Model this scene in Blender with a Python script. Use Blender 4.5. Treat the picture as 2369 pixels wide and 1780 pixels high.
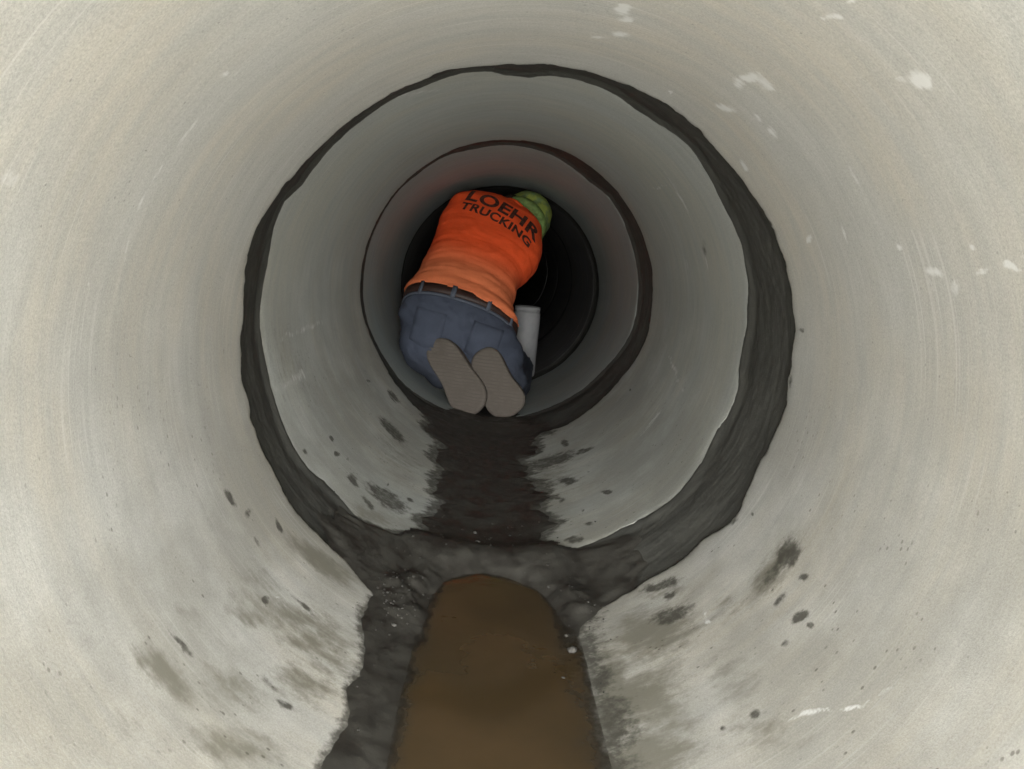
import bpy, bmesh, math, random
import numpy as np
from mathutils import Vector, Matrix, Quaternion
from mathutils.bvhtree import BVHTree

scene = bpy.context.scene
for o in list(bpy.data.objects):
    bpy.data.objects.remove(o)
COL = scene.collection
rad = math.radians

# ------------------------------------------------------------------ camera
R = 0.457                                   # bore radius of a 36 inch pipe
cd = bpy.data.cameras.new('camera')
cam = bpy.data.objects.new('camera', cd)
COL.objects.link(cam)
CR = Vector((0.9956164, -0.0231979, 0.0906082))
CU = Vector((-0.0858055, 0.1589792, 0.9835462))
CF = Vector((0.0372210, 0.9870094, -0.1562918))
CP = Vector((-0.0561201, 0.0, 0.6198459))
cam.matrix_world = Matrix(((CR.x, CU.x, -CF.x, CP.x), (CR.y, CU.y, -CF.y, CP.y),
                           (CR.z, CU.z, -CF.z, CP.z), (0, 0, 0, 1)))
cd.sensor_width = 36.0
cd.lens = 36.0 * 1900.0 / 2369.0
cd.clip_start = 0.02
cd.clip_end = 2000.0
scene.camera = cam

# ------------------------------------------------------------------ sky and sun (soft, overcast, behind the camera)
SUN_EL, SUN_AZ = rad(50.0), rad(-4.0)
world = bpy.data.worlds.new('World')
scene.world = world
world.use_nodes = True
wn = world.node_tree.nodes
wl = world.node_tree.links
bg = wn['Background']
sky = wn.new('ShaderNodeTexSky')
sky.sky_type = 'NISHITA'
sky.sun_disc = False
sky.sun_elevation = SUN_EL
sky.sun_rotation = math.pi + SUN_AZ
sky.dust_density = 4.0
hs = wn.new('ShaderNodeHueSaturation')
hs.inputs['Saturation'].default_value = 0.12
wl.new(sky.outputs[0], hs.inputs['Color'])
wl.new(hs.outputs[0], bg.inputs['Color'])
bg.inputs['Strength'].default_value = 0.15
sd = bpy.data.lights.new('sun', 'SUN')
sd.energy = 1.5
sd.angle = rad(140.0)
sd.color = (1.0, 0.985, 0.96)
sun = bpy.data.objects.new('sun', sd)
COL.objects.link(sun)
dirv = Vector((math.sin(SUN_AZ) * math.cos(SUN_EL), math.cos(SUN_AZ) * math.cos(SUN_EL), -math.sin(SUN_EL)))
sun.rotation_mode = 'QUATERNION'
sun.rotation_quaternion = dirv.to_track_quat('-Z', 'Y')
sun.location = (0, -6, 4)

vs = scene.view_settings
vs.view_transform = 'Standard'
vs.look = 'None'
vs.gamma = 1.0
vs.use_curve_mapping = False
vs.exposure = 5.22
scene.render.engine = 'CYCLES'
scene.cycles.use_denoising = True
scene.cycles.max_bounces = 9
scene.cycles.diffuse_bounces = 7
scene.cycles.sample_clamp_indirect = 6.0
scene.cycles.use_adaptive_sampling = False
scene.cycles.use_guiding = True

# ------------------------------------------------------------------ helpers
def vnoise(x, y, seed=0):
    x = np.asarray(x, float); y = np.asarray(y, float)
    xi = np.floor(x).astype(np.int64); yi = np.floor(y).astype(np.int64)
    fx = x - xi; fy = y - yi
    fx = fx * fx * (3 - 2 * fx); fy = fy * fy * (3 - 2 * fy)
    def h(a, b):
        n = (a * 374761393 + b * 668265263 + seed * 974711) & 0x7fffffff
        n = ((n ^ (n >> 13)) * 1274126177) & 0x7fffffff
        n = n ^ (n >> 16)
        return (n & 0xffff) / 65535.0
    a = h(xi, yi); b = h(xi + 1, yi); c = h(xi, yi + 1); d = h(xi + 1, yi + 1)
    return (a * (1 - fx) + b * fx) * (1 - fy) + (c * (1 - fx) + d * fx) * fy - 0.5

def fbm(x, y, seed=0, n=4):
    t = 0; a = 1.0
    for i in range(n):
        t = t + a * vnoise(x * 2 ** i, y * 2 ** i, seed + i); a *= 0.55
    return t

def sstep(a, b, x):
    t = np.clip((x - a) / (b - a), 0, 1)
    return t * t * (3 - 2 * t)

def mesh_np(name, V, F, mat, smooth=True, parent=None):
    me = bpy.data.meshes.new(name)
    V = np.asarray(V, np.float32); F = np.asarray(F, np.int32)
    me.vertices.add(len(V)); me.vertices.foreach_set('co', V.ravel())
    k = F.shape[1]
    me.loops.add(F.size); me.loops.foreach_set('vertex_index', F.ravel())
    me.polygons.add(len(F)); me.polygons.foreach_set('loop_start', np.arange(0, F.size, k, dtype=np.int32))
    me.update(calc_edges=True)
    me.polygons.foreach_set('use_smooth', np.full(len(F), smooth))
    me.update()
    if mat: me.materials.append(mat)
    o = bpy.data.objects.new(name, me)
    COL.objects.link(o)
    if parent: o.parent = parent
    return o

def obj_bm(name, bm, mat, parent=None, smooth=True):
    me = bpy.data.meshes.new(name)
    bm.to_mesh(me); bm.free()
    for p in me.polygons: p.use_smooth = smooth
    if mat: me.materials.append(mat)
    o = bpy.data.objects.new(name, me)
    COL.objects.link(o)
    if parent: o.parent = parent
    return o

def tag(o, label=None, cat=None, group=None, kind=None):
    if label: o['label'] = label
    if cat: o['category'] = cat
    if group: o['group'] = group
    if kind: o['kind'] = kind
    return o

def attr(o, name, vals):
    a = o.data.attributes.new(name, 'FLOAT', 'POINT')
    a.data.foreach_set('value', np.asarray(vals, np.float32))

class NT:
    def __init__(s, name):
        s.m = bpy.data.materials.new(name); s.m.use_nodes = True
        s.t = s.m.node_tree; s.n = s.t.nodes; s.b = s.n['Principled BSDF']
    def new(s, typ, **kw):
        n = s.n.new(typ)
        for k, v in kw.items(): setattr(n, k, v)
        return n
    def put(s, sock, v):
        if hasattr(v, 'is_output') or isinstance(v, bpy.types.NodeSocket): s.t.links.new(v, sock)
        elif isinstance(v, (tuple, list)) and len(v) == 3 and sock.type == 'RGBA': sock.default_value = (*v, 1)
        else: sock.default_value = v
    def pos(s, scale=(1, 1, 1)):
        g = s.new('ShaderNodeNewGeometry'); mp = s.new('ShaderNodeMapping')
        mp.inputs['Scale'].default_value = scale
        s.t.links.new(g.outputs['Position'], mp.inputs['Vector']); return mp.outputs[0]
    def loc(s, scale=(1, 1, 1)):
        g = s.new('ShaderNodeTexCoord'); mp = s.new('ShaderNodeMapping')
        mp.inputs['Scale'].default_value = scale
        s.t.links.new(g.outputs['Object'], mp.inputs['Vector']); return mp.outputs[0]
    def noise(s, vec, scale=1.0, detail=4.0, rough=0.55, dist=0.0):
        n = s.new('ShaderNodeTexNoise')
        s.t.links.new(vec, n.inputs['Vector'])
        n.inputs['Scale'].default_value = scale; n.inputs['Detail'].default_value = detail
        n.inputs['Roughness'].default_value = rough; n.inputs['Distortion'].default_value = dist
        return n.outputs[0]
    def math(s, op, a, b=0.0, c=0.0):
        n = s.new('ShaderNodeMath', operation=op)
        for i, v in enumerate((a, b, c)): s.put(n.inputs[i], v)
        return n.outputs[0]
    def rng(s, v, a, b, c=0.0, d=1.0, smooth=True):
        n = s.new('ShaderNodeMapRange', interpolation_type='SMOOTHSTEP' if smooth else 'LINEAR')
        s.put(n.inputs[0], v)
        for i, q in enumerate((a, b, c, d)): s.put(n.inputs[i + 1], q)
        return n.outputs[0]
    def mix(s, fac, a, b, blend='MIX'):
        n = s.new('ShaderNodeMix', data_type='RGBA', blend_type=blend)
        s.put(n.inputs['Factor'], fac); s.put(n.inputs[6], a); s.put(n.inputs[7], b)
        return n.outputs[2]
    def at(s, name):
        n = s.new('ShaderNodeAttribute', attribute_name=name); return n.outputs['Fac']
    def bump(s, h, strength=0.3, dist=0.01, prev=None):
        n = s.new('ShaderNodeBump'); n.inputs['Strength'].default_value = strength
        n.inputs['Distance'].default_value = dist; s.put(n.inputs['Height'], h)
        if prev is not None: s.t.links.new(prev, n.inputs['Normal'])
        return n.outputs[0]
    def out(s, color, rough=0.8, normal=None, spec=0.3):
        s.put(s.b.inputs['Base Color'], color); s.put(s.b.inputs['Roughness'], rough)
        s.b.inputs['Specular IOR Level'].default_value = spec
        if normal is not None: s.t.links.new(normal, s.b.inputs['Normal'])
        return s.m

# ------------------------------------------------------------------ materials
def concrete(name, tint, marks):
    t = NT(name)
    p = t.pos()
    st = t.noise(t.pos((2.2, 70, 2.2)), 1.0, 3, 0.6)            # form marks running round the bore
    st2 = t.noise(t.pos((7, 330, 7)), 1.0, 2, 0.6)
    big = t.noise(t.pos((2.4, 5, 2.4)), 1.0, 2, 0.6)
    mid = t.noise(t.pos((7, 36, 7)), 1.0, 4, 0.65)
    fine = t.noise(p, 420, 2, 0.8)
    c = t.mix(t.rng(big, .35, .65), tint, tuple(v * k for v, k in zip(tint, (1.03, .985, .92))))
    c = t.mix(t.math('MULTIPLY', t.rng(mid, .35, .70), .7), c, tuple(v * .88 for v in tint), 'MIX')
    v = t.math('ADD', t.math('MULTIPLY', t.math('SUBTRACT', st, .5), .13), t.math('MULTIPLY', t.math('SUBTRACT', fine, .5), .80))
    v = t.math('ADD', v, t.math('MULTIPLY', t.math('SUBTRACT', st2, .5), .17))
    v = t.math('ADD', v, 1.0)
    c = t.mix(1.0, c, v, 'MULTIPLY')
    pit = t.new('ShaderNodeTexVoronoi'); t.t.links.new(p, pit.inputs['Vector']); pit.inputs['Scale'].default_value = 55
    rare = t.rng(t.noise(p, 9, 2, .5), .50, .60)
    pf = t.math('MULTIPLY', t.rng(pit.outputs['Distance'], .12, .05), rare)
    c = t.mix(t.math('MULTIPLY', pf, .55), c, tuple(v * .45 for v in tint))
    scr = t.math('MULTIPLY', t.rng(t.noise(t.pos((3.5, 260, 3.5)), 1.0, 1, .5), .60, .72), t.rng(t.noise(p, 5, 1, .5), .40, .60))
    c = t.mix(t.math('MULTIPLY', scr, .30), c, (.68, .68, .66))
    rough = 0.86
    if marks:
        n1 = t.noise(p, 60, 3, .7); ns = t.noise(t.pos((22, 58, 22)), 1.0, 4, .7)
        nn = t.math('ADD', t.math('MULTIPLY', t.math('SUBTRACT', n1, .5), .8), t.math('MULTIPLY', t.math('SUBTRACT', ns, .5), 1.5))
        wa = t.rng(t.math('ADD', t.at('wash'), t.math('MULTIPLY', nn, .85)), .02, .8)
        wa = t.math('MULTIPLY', wa, .82)
        c = t.mix(wa, c, (.135, .128, .095))
        low_fade = t.math('MULTIPLY', t.at('low'), t.rng(t.noise(p, 4.5, 4, .65), .30, .62))
        c = t.mix(t.math('MULTIPLY', low_fade, .48), c, (.20, .195, .165))      # light falloff painted into the colour low in the pipe
        ch = t.rng(t.math('ADD', t.at('chalk'), t.math('MULTIPLY', nn, 1.2)), .10, .80)
        c = t.mix(t.math('MULTIPLY', ch, .85), c, (.68, .69, .68))
        nd = t.math('ADD', t.math('MULTIPLY', t.math('SUBTRACT', n1, .5), 1.3), t.math('MULTIPLY', t.math('SUBTRACT', ns, .5), .7))
        dk = t.rng(t.math('ADD', t.at('dark'), t.math('MULTIPLY', nd, .9)), .0, .66)
        dk = t.math('MULTIPLY', dk, t.rng(n1, .30, .62, .68, 1.0))
        c = t.mix(t.math('MULTIPLY', dk, .90), c, (.058, .056, .046))
        # a thin spatter of small mud specks low in the pipe
        vo = t.new('ShaderNodeTexVoronoi'); t.t.links.new(t.pos((60, 85, 60)), vo.inputs['Vector']); vo.inputs['Scale'].default_value = 1.0
        sp = t.math('MULTIPLY', t.rng(vo.outputs['Distance'], .2, .1), t.math('MULTIPLY', t.at('low'), t.rng(t.noise(p, 12, 3, .6), .52, .62)))
        c = t.mix(t.math('MULTIPLY', sp, .7), c, (.09, .085, .07))
        rough = t.math('SUBTRACT', .86, t.math('MULTIPLY', wa, .3))
    h = t.math('ADD', t.math('MULTIPLY', st, .18), t.math('MULTIPLY', fine, .30))
    h = t.math('ADD', h, t.math('MULTIPLY', mid, .35))
    h = t.math('SUBTRACT', h, t.math('MULTIPLY', pf, .6))
    nb = t.bump(h, .18, .005)
    return t.out(c, rough, nb, .25)

def mortar(name='joint_mortar'):
    t = NT(name)
    p = t.pos()
    st = t.noise(t.pos((7, 110, 7)), 1.0, 5, .65)
    gr = t.noise(p, 170, 4, .7)
    big = t.noise(p, 9, 4, .6)
    c = t.mix(t.rng(st, .38, .66), (.036, .036, .032), (.058, .058, .051))
    c = t.mix(t.rng(big, .42, .68), c, (.052, .052, .045))
    c = t.mix(t.math('MULTIPLY', t.rng(gr, .60, .72), .5), c, (.13, .13, .12))
    h = t.math('ADD', t.math('MULTIPLY', st, .8), t.math('MULTIPLY', gr, .5))
    return t.out(c, t.rng(big, .3, .7, .55, .8), t.bump(h, .25, .005), .3)

def mud_mat():
    t = NT('wet_mud')
    p = t.pos()
    a = t.noise(p, 22, 5, .65); g = t.noise(p, 190, 4, .7); st = t.noise(t.pos((14, 70, 14)), 1.0, 5, .6)
    c = t.mix(t.rng(a, .35, .68), (.022, .020, .017), (.045, .043, .036))
    c = t.mix(t.math('MULTIPLY', t.rng(g, .62, .74), .4), c, (.11, .11, .10))
    h = t.math('ADD', t.math('MULTIPLY', a, 1.0), t.math('MULTIPLY', g, .35))
    return t.out(c, t.rng(a, .3, .7, .38, .75), t.bump(h, .3, .003), .4)

def water_mat():
    t = NT('muddy_water')
    p = t.pos()
    a = t.noise(p, 6, 3, .5); g = t.noise(p, 30, 3, .5); e = t.noise(p, 24, 5, .65)
    dp = t.math('ADD', t.at('depth'), t.math('MULTIPLY', t.math('SUBTRACT', e, .5), .016))
    c = t.mix(t.rng(a, .35, .65), (.068, .045, .022), (.052, .036, .018))
    c = t.mix(t.rng(dp, -.001, .010), (.036, .030, .022), c)  # shallow water shows mud; at the far end this stands in for falloff
    m = t.out(c, .07, t.bump(g, .06, .004), .5)
    t.put(t.b.inputs['Alpha'], t.rng(dp, -.003, .005))       # a thin film at the rim lets the silt under it show
    return m

def plain(name, col, rough=.7, var=.15, scale=40, spec=.3, bump=.2):
    t = NT(name)
    n = t.noise(t.loc(), scale, 4, .6)
    c = t.mix(t.rng(n, .3, .7), tuple(v * (1 - var) for v in col), tuple(min(1, v * (1 + var)) for v in col))
    return t.out(c, rough, t.bump(n, bump, .004), spec)

def bounce_ground_mat():
    t = NT('pale_crushed_stone')  # pale colour chosen to bounce light up to the pipe crown
    p = t.pos()
    n = t.noise(p, 1.5, 8, .65)
    c = t.mix(t.rng(n, .35, .65), (.50, .485, .45), (.62, .605, .57))
    return t.out(c, .95, t.bump(n, .5, .1), .2)

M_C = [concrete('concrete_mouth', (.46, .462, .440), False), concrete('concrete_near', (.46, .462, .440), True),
       concrete('concrete_middle', (.435, .455, .437), True), concrete('concrete_far', (.36, .402, .398), False),  # far tint dimmed for steeper falloff, cooled against the shirt's orange bounce
       concrete('concrete_deep', (.14,.14,.138), False)]  # deep tint darkened so shade beyond the worker is in the colour
M_MORT = mortar(); M_MUD = mud_mat(); M_WATER = water_mat()

# ------------------------------------------------------------------ pipe line: each section has its own slightly shifted axis
# y0, x0, z0, y1, x1, z1
AX = [(-1.10, 0.0, .457, .13, 0.0, .457), (.13, 0.0, .457, 1.348, 0.0, .457), (1.4396, -.02057, .48129, 2.67345, .00066, .50020),
      (2.67345, -.02011, .50657, 3.8845, -.00683, .46143), (3.8845, -.01452, .46531, 5.1184, -.0139, .45849),
      (5.1184, -.010, .457, 6.33, 0.0, .457), (6.33, 0, .457, 7.5, 0, .457), (7.5, 0, .457, 13.5, 0, .457)]
def axis(k, y):
    y0, x0, z0, y1, x1, z1 = AX[k]
    t = (np.asarray(y) - y0) / (y1 - y0)
    return x0 + (x1 - x0) * t, z0 + (z1 - z0) * t
def bore(k, th, y, r):                       # th = 0 at the bottom, + to the right
    ax, az = axis(k, y)
    return np.stack([ax + r * np.sin(th), np.asarray(y) + 0 * th, az - r * np.cos(th)], -1)

N1 = [1.347, 1.352, 1.351, 1.344, 1.34, 1.349, 1.351, 1.356, 1.358, 1.358, 1.355, 1.352, 1.339, 1.322, 1.32, 1.33, 1.351, 1.37, 1.371, 1.364, 1.356, 1.366, 1.356, 1.353, 1.356, 1.352, 1.342, 1.349, 1.346, 1.341, 1.319, 1.3, 1.304, 1.307, 1.31, 1.313, 1.316, 1.32, 1.323, 1.326, 1.329, 1.333, 1.345, 1.359, 1.352, 1.356, 1.356, 1.335, 1.334, 1.353, 1.366, 1.364, 1.351, 1.348, 1.36, 1.353, 1.343, 1.346, 1.344, 1.34, 1.34, 1.341, 1.35, 1.352, 1.355, 1.353, 1.344, 1.337, 1.342, 1.345, 1.34, 1.343]
F1 = [1.573, 1.559, 1.514, 1.509, 1.518, 1.533, 1.528, 1.532, 1.542, 1.545, 1.546, 1.55, 1.554, 1.507, 1.51, 1.524, 1.539, 1.537, 1.53, 1.528, 1.536, 1.539, 1.533, 1.526, 1.517, 1.51, 1.51, 1.532, 1.533, 1.513, 1.502, 1.516, 1.52, 1.523, 1.525, 1.528, 1.53, 1.533, 1.535, 1.538, 1.54, 1.54, 1.542, 1.549, 1.535, 1.52, 1.513, 1.516, 1.531, 1.545, 1.552, 1.534, 1.535, 1.559, 1.56, 1.547, 1.543, 1.524, 1.527, 1.511, 1.518, 1.527, 1.513, 1.499, 1.477, 1.493, 1.518, 1.524, 1.502, 1.498, 1.505, 1.516]
N2 = [2.544, 2.548, 2.542, 2.535, 2.54, 2.547, 2.554, 2.566, 2.578, 2.58, 2.578, 2.579, 2.584, 2.589, 2.591, 2.594, 2.597, 2.599, 2.597, 2.594, 2.598, 2.609, 2.619, 2.628, 2.63, 2.628, 2.615, 2.6, 2.582, 2.554, 2.541, 2.546, 2.551, 2.555, 2.56, 2.565, 2.569, 2.574, 2.579, 2.583, 2.58, 2.572, 2.564, 2.573, 2.588, 2.597, 2.605, 2.603, 2.6, 2.58, 2.562, 2.558, 2.557, 2.574, 2.592, 2.594, 2.589, 2.582, 2.586, 2.594, 2.587, 2.587, 2.586, 2.579, 2.578, 2.578, 2.568, 2.552, 2.548, 2.546, 2.542, 2.54]
F2 = [2.715, 2.723, 2.737, 2.751, 2.745, 2.727, 2.717, 2.733, 2.747, 2.745, 2.743, 2.745, 2.751, 2.755, 2.757, 2.758, 2.76, 2.761, 2.756, 2.748, 2.74, 2.737, 2.733, 2.739, 2.747, 2.755, 2.751, 2.739, 2.74, 2.751, 2.762, 2.773, 2.784, 2.795, 2.806, 2.817, 2.828, 2.839, 2.85, 2.861, 2.872, 2.88, 2.878, 2.875, 2.869, 2.859, 2.849, 2.84, 2.826, 2.788, 2.755, 2.73, 2.72, 2.728, 2.736, 2.736, 2.736, 2.744, 2.749, 2.75, 2.74, 2.726, 2.718, 2.711, 2.748, 2.785, 2.773, 2.756, 2.738, 2.721, 2.717, 2.714]

def prof(tab):
    tab = np.array(tab)
    g = -math.pi + 2 * math.pi * np.arange(len(tab)) / len(tab)
    def f(th, jag=.0035, seed=1):
        v = np.interp(th, np.r_[g - 2 * math.pi, g, g + 2 * math.pi], np.r_[tab, tab, tab])
        return v + jag * (fbm(th * 18, th * 0 + seed, seed, 4) + .6 * vnoise(th * 90, th * 0, seed + 9))
    return f
def const(y, tilt=0.0):
    return lambda th, jag=.0035, seed=1: y + tilt * np.sin(th) + jag * (fbm(th * 12, th * 0 + seed, seed, 4) + .5 * vnoise(th * 60, th * 0, seed + 9))
ENDS = [(const(-1.10), const(.118)), (const(.142), prof(N1)), (prof(F1), prof(N2)), (prof(F2), const(3.83)),
        (const(3.93, .02), const(5.05)), (const(5.15), const(6.25)), (const(6.36), const(7.44)), (const(7.56), const(13.48))]

DARK=[
(1,-0.683,1.012,0.01,0.033,0.001,-0.001,0.45),
(1,-0.668,1.071,0.007,0.029,0.001,-0.001,0.45),
(1,-0.658,1.124,0.004,0.029,0.001,0,0.45),
(1,-0.657,1.161,-0.003,0.01,0.001,0.003,0.4),
(1,-0.712,0.958,0.018,0.021,0,-0.002,0.3),
(1,-0.964,0.88,0.001,0.008,0.001,-0,0.4),
(1,-0.957,0.818,0.002,0.006,0.001,-0.001,0.4),
(1,-0.492,1.148,0.02,0.004,-0.001,-0.012,0.9),
(1,-0.452,1.175,0.003,-0.014,-0.005,-0.007,0.7),
(1,-0.406,1.245,0.012,-0.006,-0.002,-0.01,1),
(1,-0.351,1.056,0.005,-0.01,-0.004,-0.008,0.9),
(1,-0.309,1.117,0.028,-0.002,-0.001,-0.007,0.8),
(1,-0.404,0.843,0.022,0.004,-0,-0.005,0.8),
(1,-0.416,1.146,0.009,0.002,-0.001,-0.007,0.4),
(1,-0.264,0.896,0.018,0.002,-0.001,-0.008,0.5),
(1,-0.298,0.911,0.017,-0.003,-0.001,-0.008,0.4),
(1,0.488,1.105,-0.023,-0.005,-0.004,0.032,1),
(1,0.451,1.106,-0.028,-0.002,-0.002,0.019,0.5),
(1,0.477,1.035,-0.009,0.004,0,0.009,1),
(1,0.436,1.041,-0.013,-0.002,-0.001,0.01,0.7),
(1,0.44,0.981,-0.015,0.005,0.001,0.013,1),
(1,0.441,0.953,-0.007,0.003,0.001,0.008,0.9),
(1,0.489,1.279,-0.003,-0.005,-0.003,0.008,1),
(1,0.294,1.31,0.036,-0.024,-0.002,-0.019,0.9),
(1,0.302,1.26,0.01,0.004,0.002,-0.013,0.7),
(1,0.292,1.201,0.037,-0.017,-0.002,-0.026,0.9),
(1,0.402,0.963,0.006,-0.002,-0,-0.007,0.6),
(1,0.328,0.889,0.009,-0,0,-0.01,0.9),
(1,0.342,0.88,0.004,0.001,0.001,-0.005,0.7),
(1,0.286,0.895,0.005,-0.001,-0,-0.007,0.6),
(1,0.804,1.309,0,-0.016,-0.004,0.003,1),
(1,0.981,1.335,-0.008,0.001,-0.001,0.011,0.6),
(1,0.458,1.313,0.01,-0.006,-0.001,-0.011,0.6),
(1,0.712,1.341,-0.013,-0.003,-0.001,0.009,0.4),
(2,-0.294,2.155,0.049,-0.011,-0.003,-0.048,1),
(2,-0.344,2.447,0.027,0.004,-0.002,-0.046,0.9),
(2,-0.37,1.7,-0.004,-0.013,-0.005,0.015,1),
(2,-0.397,1.733,0.008,0,-0.001,-0.015,0.9),
(2,-0.425,1.552,0.007,0.004,-0,-0.012,0.7),
(2,-0.313,1.653,0.017,-0.011,-0.003,-0.023,1),
(2,-0.227,1.69,0.053,-0.001,-0.002,-0.054,1),
(2,-0.26,1.604,0.021,-0.011,-0.002,-0.017,0.7),
(2,-0.347,1.729,0.005,0.006,0.001,-0.011,0.6),
(2,-0.432,2.318,0.007,0.013,0.001,-0.019,0.6),
(2,-0.241,1.772,0.004,-0.003,-0.002,-0.015,0.6),
(2,-0.179,1.757,0.009,0.002,-0,-0.017,0.8),
(2,0.214,2.347,0.014,-0.036,-0.004,-0.029,1),
(2,0.162,2.205,0.082,0.005,0.002,-0.067,1),
(2,0.263,2.183,0.032,-0.02,-0,-0.022,1),
(2,0.195,1.99,0.026,-0.031,-0.003,-0.031,0.9),
(2,0.277,1.782,0.012,-0.012,-0.001,-0.017,1),
(2,0.18,1.59,0.02,-0.007,-0,-0.019,0.9),
(2,0.218,1.647,0.01,-0.005,-0,-0.013,0.7),
(2,0.464,2.389,0.001,-0.021,-0.005,0.003,0.6),
(2,0.255,1.994,0.004,-0.007,-0.001,-0.013,0.6),
(2,0.166,1.866,0.009,-0.038,-0.006,-0.015,0.6),
(2,0.213,1.744,0.004,-0.005,-0.001,-0.011,0.6),
(2,0.169,2.537,0.042,-0.014,-0,-0.046,0.7),
(2,0.906,1.817,-0.019,0.005,-0.002,0.034,0.35),
]
WASH=[
(1,-0.254,1.065,0.068,-0.053,-0.024,-0.083,0.55),
(1,-0.329,0.854,0.053,0.013,-0.002,-0.048,0.4),
(1,0.169,1.062,-0.01,-0.177,-0.036,0.007,0.9),
(1,0.222,1.009,0.009,-0.133,-0.04,-0.006,0.6),
(1,-0.379,1.081,0.049,0.007,-0.004,-0.051,0.3),
(1,0.365,1.123,0.039,-0.033,-0.008,-0.045,0.3),
(1,-0.403,0.791,0.053,0.005,-0.003,-0.027,0.8),
(1,-0.31,1.269,0.084,0.023,-0.002,-0.043,0.8),
(1,-0.308,1.072,0.092,0.068,0.005,-0.051,0.55),
(1,-0.254,0.961,0.068,0.043,0.006,-0.05,0.5),
(1,-0.403,0.702,0.02,-0.007,-0.006,-0.019,0.35),
(1,-0.297,0.783,0.056,0.046,0.01,-0.035,0.6),
(1,-0.271,1.05,0.058,0.064,0.009,-0.039,0.6),
(1,-0.359,0.993,0.032,0.034,0.006,-0.027,0.5),
(1,-0.423,0.894,0.021,0.006,-0.001,-0.019,0.35),
(1,0.454,1.108,-0.064,-0.011,-0.005,0.044,0.75),
(1,0.25,1.173,0.089,-0.02,-0.003,-0.093,0.75),
(1,0.195,1.031,0.083,-0.007,-0.002,-0.084,0.85),
(1,0.183,0.906,0.078,-0.025,-0.007,-0.057,0.9),
(1,0.231,1.226,0.041,-0.02,-0.007,-0.07,0.6),
(1,0.321,1.004,0.037,-0.002,0.001,-0.06,0.3),
(1,0.328,0.849,0.043,-0.047,-0.014,-0.029,0.4),
(1,0.299,1.286,0.054,-0.056,-0.01,-0.05,0.4),
(1,0.328,0.938,0.039,0.013,0.004,-0.026,0.35),
(2,-0.58,1.687,0.086,0.078,0.001,-0.177,0.12),
(2,-0.252,2.014,0.088,-0.088,-0.018,-0.147,0.25),
(2,0.162,2.033,0.097,0.038,0.013,-0.229,0.3),
(2,-0.236,1.559,0.069,0.057,0.004,-0.055,0.5),
]
CHALK=[
(1,1.364,0.998,-0.013,-0.012,-0.003,0.019,1),
(1,1.359,1.034,-0.01,-0.01,-0.002,0.014,0.8),
(1,1.353,1.093,-0.015,-0.007,-0.002,0.017,0.7),
(1,1.375,1.133,-0.013,-0.009,-0.001,0.012,0.6),
(1,1.195,0.767,-0.005,-0.013,-0.004,0.006,0.8),
(1,1.197,0.725,-0.004,-0.011,-0.003,0.004,0.7),
(1,1.109,0.741,-0.009,-0.015,-0.006,0.012,1),
(1,1.114,0.769,0.002,-0.011,-0.003,-0,0.6),
(1,1.196,1.027,-0.004,-0.04,-0.009,0.013,0.9),
(1,1.179,1.007,-0.02,0.002,-0.002,0.02,0.8),
(1,1.178,1.166,-0.011,-0.034,-0.006,0.018,0.7),
(1,1.117,1.105,-0.013,0.001,-0.002,0.018,0.8),
(1,1.144,1.105,-0.012,0,-0.001,0.01,0.7),
(1,1.084,1.294,-0.015,0.006,-0.001,0.013,0.8),
(1,1.242,1.264,0,-0.025,-0.003,0.003,0.8),
(1,0.953,1.196,0.005,-0.015,-0.003,-0.006,0.8),
(1,0.938,0.937,-0,-0.012,-0.005,0.003,0.7),
(1,0.938,0.8,-0.002,-0.008,-0.004,0.004,0.7),
(1,0.907,0.883,-0.004,-0.024,-0.006,0.006,0.7),
(1,0.917,0.74,0.001,-0.021,-0.005,0.002,0.9),
(1,0.912,0.794,0.004,-0.021,-0.004,-0,0.7),
(1,0.894,0.845,-0.011,-0.002,-0.002,0.01,0.6),
(1,0.886,0.892,-0.013,-0.003,-0.001,0.005,0.5),
(1,1.024,0.97,-0.02,0.004,-0.001,0.005,0.5),
(1,0.96,1.071,-0.017,0.003,-0.001,0.005,0.4),
(1,-0.988,0.881,0.025,-0.002,-0.001,-0.006,0.5),
(1,-0.94,0.875,0.018,-0.004,-0.001,-0.006,0.55),
(1,-0.9,0.873,0.018,0.002,-0.001,-0.005,0.6),
(1,-0.858,0.882,0.024,0.007,-0,-0.005,0.5),
(1,-0.816,0.816,0.013,0.003,-0,-0.004,0.5),
(1,-1.062,0.856,-0.005,0.032,0.003,0.005,0.45),
(1,-0.91,0.637,0.003,0.013,0.005,-0.001,0.5),
(1,0.379,0.83,0.031,-0.024,-0.001,-0.004,0.7),
(1,0.426,0.794,0.02,-0.014,-0.001,-0.004,0.8),
(1,0.454,0.775,0.012,-0.007,-0.001,-0.003,0.6),
(1,0.335,1.139,-0.004,-0.027,-0.004,0.003,0.6),
(1,-0.342,1.086,0.004,0.004,0,-0.004,0.5),
(2,1.031,1.826,-0.061,0.028,-0.001,0.018,0.5),
(2,1.067,1.96,-0.002,-0.148,-0.004,0.007,0.4),
(2,0.86,2.044,-0.019,-0.004,-0.002,0.021,0.5),
(2,0.881,1.837,-0.042,-0.003,-0.001,0.017,0.4),
(2,0.598,2.071,-0.033,-0.178,-0.004,0.013,0.35),
(2,-0.64,1.881,0.002,0.225,0.008,0.008,0.35),
(2,-0.551,1.69,0.006,0.16,0.013,0.006,0.3),
(2,0.451,1.987,0.044,0,0.001,-0.016,0.4),
(2,-1.234,1.575,-0.053,0.064,0.003,0.03,0.3),
]

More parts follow.
